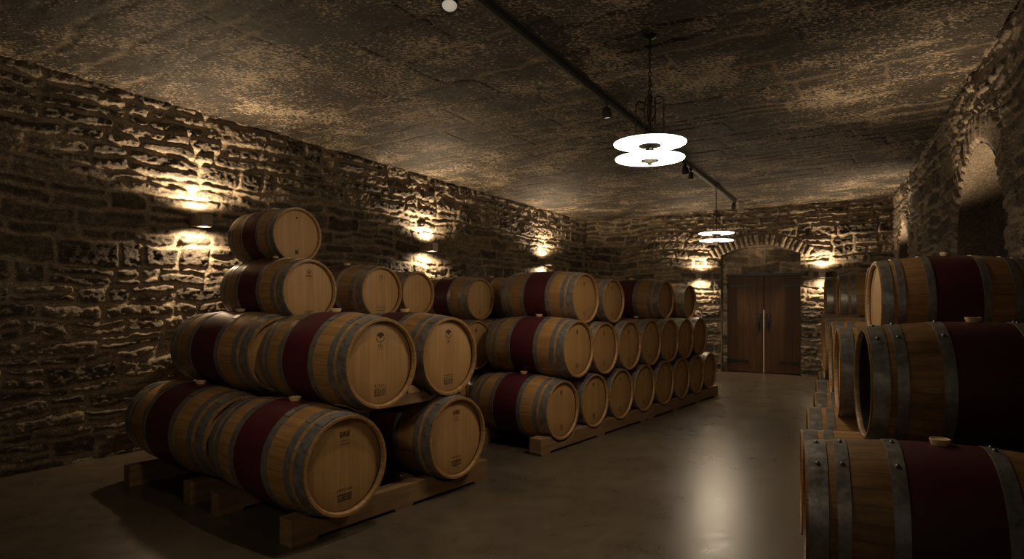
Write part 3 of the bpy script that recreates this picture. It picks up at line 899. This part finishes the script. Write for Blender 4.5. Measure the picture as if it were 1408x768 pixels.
def pendant(x, y, zu, dia, label, power):
    root = empty('pendant_lamp', (x, y, zu)); tag(root, label, 'ceiling lamp', 'double disc pendant lamps')
    r = dia / 2
    for nm, z in (('upper_disc', 0.0), ('lower_disc', -.112)):
        k = 1.0 if z == 0 else .955
        bm = bmesh.new(); add_lathe(bm, [(z + .018, 0), (z + .018, r * k * .7), (z + .006, r * k), (z + .002, r * k), (z + .010, r * k * .7), (z + .010, 0)], 64)
        d = obj(nm, bm, M_BRONZE, root)
        bm = bmesh.new(); add_lathe(bm, [(z + .008, 0), (z + .008, r * k * .7), (z + .001, r * k * .995), (z - .006, r * k * .99), (z - .012, r * k * .7), (z - .016, r * k * .2), (z - .016, 0)], 64)
        obj('diffuser', bm, M_GLOW_P, d)
    bm = bmesh.new()
    add_lathe(bm, [(-.016, 0), (-.016, .083), (-.024, .080), (-.038, .03), (-.05, .012), (-.10, .012), (-.10, 0)], 28)
    add_lathe(bm, [(-.126, 0), (-.126, .068), (-.132, .066), (-.146, .02), (-.160, .012), (-.166, 0)], 28)
    for a in (.4, 2.5, 4.6):
        add_tube(bm, [(.0, 0, -.045), (.05 * math.cos(a), .05 * math.sin(a), -.05), (.055 * math.cos(a), .055 * math.sin(a), -.08)], .010, 8)
    obj('hub', bm, M_IRON, root)
    for a in (.15, .15 + PI / 2, .15 + PI, .15 + 1.5 * PI):
        bm = bmesh.new(); P = []
        R0 = .108
        for i in range(6): P.append((R0, .018 + .30 * i / 5))
        top = .318 if a < 3 else .27
        P = [(R0, .014 + (top - .014) * i / 5) for i in range(6)]
        for i in range(1, 22):                                   # curl over the top and back down in a scroll
            t = i / 21 * 1.75 * PI
            rr_ = .040 * (1 - .5 * i / 21)
            P.append((R0 - .040 + rr_ * math.cos(t), top + rr_ * math.sin(t)))
        add_tube(bm, [(q * math.cos(a), q * math.sin(a), z) for q, z in P], .0048, 8)
        obj('scroll_rod', bm, M_BRONZE, root)
    bm = bmesh.new()
    add_tube(bm, [(0, 0, .01), (0, 0, .36)], .009, 10)
    for a in (.15, .15 + PI / 2, .15 + PI, .15 + 1.5 * PI):
        add_tube(bm, [(.006 * math.cos(a), .006 * math.sin(a), .36), (.03 * math.cos(a), .03 * math.sin(a), .33), (.045 * math.cos(a), .045 * math.sin(a), .24), (.02 * math.cos(a), .02 * math.sin(a), .16), (.008 * math.cos(a), .008 * math.sin(a), .2)], .005, 6)
    obj('stem', bm, M_BRONZE, root)
    zc = ceil_z(x, y) - zu
    bm = bmesh.new(); z = .355; k = 0
    while z < zc - .01:
        P = []
        for i in range(13):
            t = 2 * PI * i / 12; u = .010 * math.cos(t); w = .021 * math.sin(t)
            P.append((u, 0, z + .021 + w) if k % 2 == 0 else (0, u, z + .021 + w))
        add_tube(bm, P, .0035, 6); z += .034; k += 1
    obj('chain', bm, M_IRON, root)
    bm = bmesh.new(); add_lathe(bm, [(zc + .02, 0), (zc + .02, .05), (zc - .015, .05), (zc - .03, .02), (zc - .03, 0)], 24); obj('ceiling_rose', bm, M_IRON, root)
    lamp('pendant_bulb', 'SPOT', (0, 0, -.19), power, (1.0, .80, .55), root, (0, 0, 0), spot_size=math.radians(165), spot_blend=.6, shadow_soft_size=.12)
pendant(1.02, 4.63, 2.567, .53, 'large glowing double disc pendant on a chain, nearer to the camera', 18)
pendant(3.17, 9.70, 2.43, .53, 'smaller looking double disc pendant hanging under the track in front of the door arch', 18)

# track
tA, tB = np.array([-2.67, -.15]), np.array([3.94, 11.05])
def tz(p): return ceil_z(p[0], p[1])
Ltr = float(np.linalg.norm(tB - tA)); Dt = (tB - tA) / Ltr
zA, zB = tz(tA), tz(tB)
root = empty('lighting_track', (tA[0], tA[1], zA), math.atan2(Dt[1], Dt[0])); root.rotation_euler[1] = -math.atan2(zB - zA, Ltr)
tag(root, 'long black lighting track running along the ceiling', 'track')
bm = bmesh.new(); add_box(bm, 0, Ltr, -.028, .028, -.062, .01, .004); add_box(bm, 0, Ltr, -.012, .012, -.07, -.058); obj('rail', bm, M_TRACK, root, smooth=False)
bm = bmesh.new(); add_box(bm, 0, Ltr, -.045, .045, -.012, .012, .003); obj('mounting_strip', bm, M_TRACK, root, smooth=False)

def on_track(u):   # where pixel column u (1408 wide) meets the track line
    k = (u - 704) / 860
    t = (k * tA[1] - tA[0]) / (Dt[0] - k * Dt[1]); return tA + t * Dt
def spotlight(p, aim, label, power, drop=.06, size=1.0, ang=70):
    z = tz(p) - .07
    root = empty('track_spotlight', (p[0], p[1], z)); tag(root, label, 'spotlight', 'track spotlights')
    bm = bmesh.new(); add_box(bm, -.02, .02, -.02, .02, -.02, .012, .003); add_tube(bm, [(0, 0, -.01), (0, 0, -drop)], .009, 8); obj('mount', bm, M_TRACK, root, smooth=False)
    d = (Vector(aim) - Vector((p[0], p[1], z - drop))).normalized()
    q = d.to_track_quat('-Z', 'Y')
    bm = bmesh.new(); add_lathe(bm, [(.05, 0), (.05, .02), (.035, .036), (-.03, .045), (-.055, .045), (-.055, .040), (-.03, .036), (-.03, 0)], 24)
    h = obj('lamp_head', bm, M_TRACK, root); h.location = (0, 0, -drop - .03); h.rotation_mode = 'QUATERNION'; h.rotation_quaternion = q; h.scale = (size,) * 3
    bm = bmesh.new(); add_lathe(bm, [(-.050, 0), (-.049, .02), (-.044, .038)], 24); obj('lens', bm, M_LENS, h)
    if power:
        o = lamp('track_lamp', 'SPOT', (0, 0, -.06), power, (1.0, .80, .56), h, (0, 0, 0), spot_size=math.radians(ang), spot_blend=1.0, shadow_soft_size=.05)
    return root
p = on_track(622); spotlight(p + np.array([-.02, 0.05]), (-.35, 2.2, .4), 'track spotlight at the top edge of the view, nearest the camera', 110, .05, 1.2, 125)
p = on_track(834); spotlight(p, (1.2, 6.0, .3), 'track spotlight just left of the near pendant', 40, .06, 1.0, 80)
p = on_track(942); spotlight(p, (2.8, 8.5, 0), 'track spotlight between the two pendants, closer to the near pendant', 30, .04, 1.0, 70)
p = on_track(950); spotlight(p, (2.4, 9.5, .5), 'small track spotlight just beyond the one between the pendants', 0, .05, .8)
p = on_track(1009); spotlight(p, (4.2, 12.0, 1.5), 'track spotlight at the far end of the track near the back wall', 0, .03, .9)
bm = bmesh.new(); add_box(bm, -.045, .045, -.02, .02, -.19, 0, .005)
g = obj('sensor_box', bm, M_GREYBOX, None, smooth=False); q = np.array([4.10, 11.2]); g.location = (q[0], q[1], tz(q) - .01); g.rotation_euler[2] = -.2
tag(g, 'small pale box hanging from the ceiling at the far end of the track', 'sensor')

# lamps that graze the right wall and the ceiling from behind the right stack
def uplight(D, off, z, power, ang=80):
    p = D * RVr + off * AVr
    lamp('wall_uplight', 'SPOT', (p[0], p[1], z), power, WARM, None, (PI, 0, 0), spot_size=math.radians(ang), spot_blend=.9, shadow_soft_size=.04)
uplight(6.45, .84, 1.66, 150, 100)
uplight(11.15, .86, 1.8, 150, 100)
# added soft fill without fixtures: left wall, barrels along the aisle, pendants' spill
AMB = (1.0, .78, .52)
lamp('wall_fill', 'SPOT', (-.3, 2.4, 2.9), 58, AMB, None, Vector((-3.2, 4.0, -1.35)).to_track_quat('-Z', 'Y').to_euler(), spot_size=math.radians(95), spot_blend=1.0, shadow_soft_size=.15)  # added fill that lifts the left wall, no fixture there
lamp('aisle_fill', 'SPOT', (-1.9, .2, 2.55), 75, AMB, None, Vector((2.3, 5.2, -1.75)).to_track_quat('-Z', 'Y').to_euler(), spot_size=math.radians(75), spot_blend=1.0, shadow_soft_size=.2)  # added fill from out of view to brighten the barrel sides
for x, y, z, e in ((1.02, 4.63, 2.15, 27), (3.17, 9.70, 2.05, 28)):
    lamp('pendant_fill', 'POINT', (x, y, z), e, AMB, shadow_soft_size=.30, specular_factor=.35)  # added ambient fill hung below each pendant

world = bpy.data.worlds.new('dim_cellar'); scene.world = world; world.use_nodes = True
bg = world.node_tree.nodes['Background']; bg.inputs[0].default_value = (1.0, .82, .60, 1); bg.inputs[1].default_value = .075

# ------------------------------------------------------------------ camera
cd = bpy.data.cameras.new('camera'); cam = bpy.data.objects.new('camera', cd); COL.objects.link(cam)
cam.location = (0, 0, CAMH); cam.rotation_euler = (PI / 2, 0, 0)
cd.sensor_width = 36; cd.lens = 860 / 1408 * 36; cd.shift_y = 26 / 1408; cd.clip_start = .05
scene.camera = cam
scene.view_settings.view_transform = 'Standard'
scene.view_settings.look = 'None'
scene.view_settings.exposure = 0.0
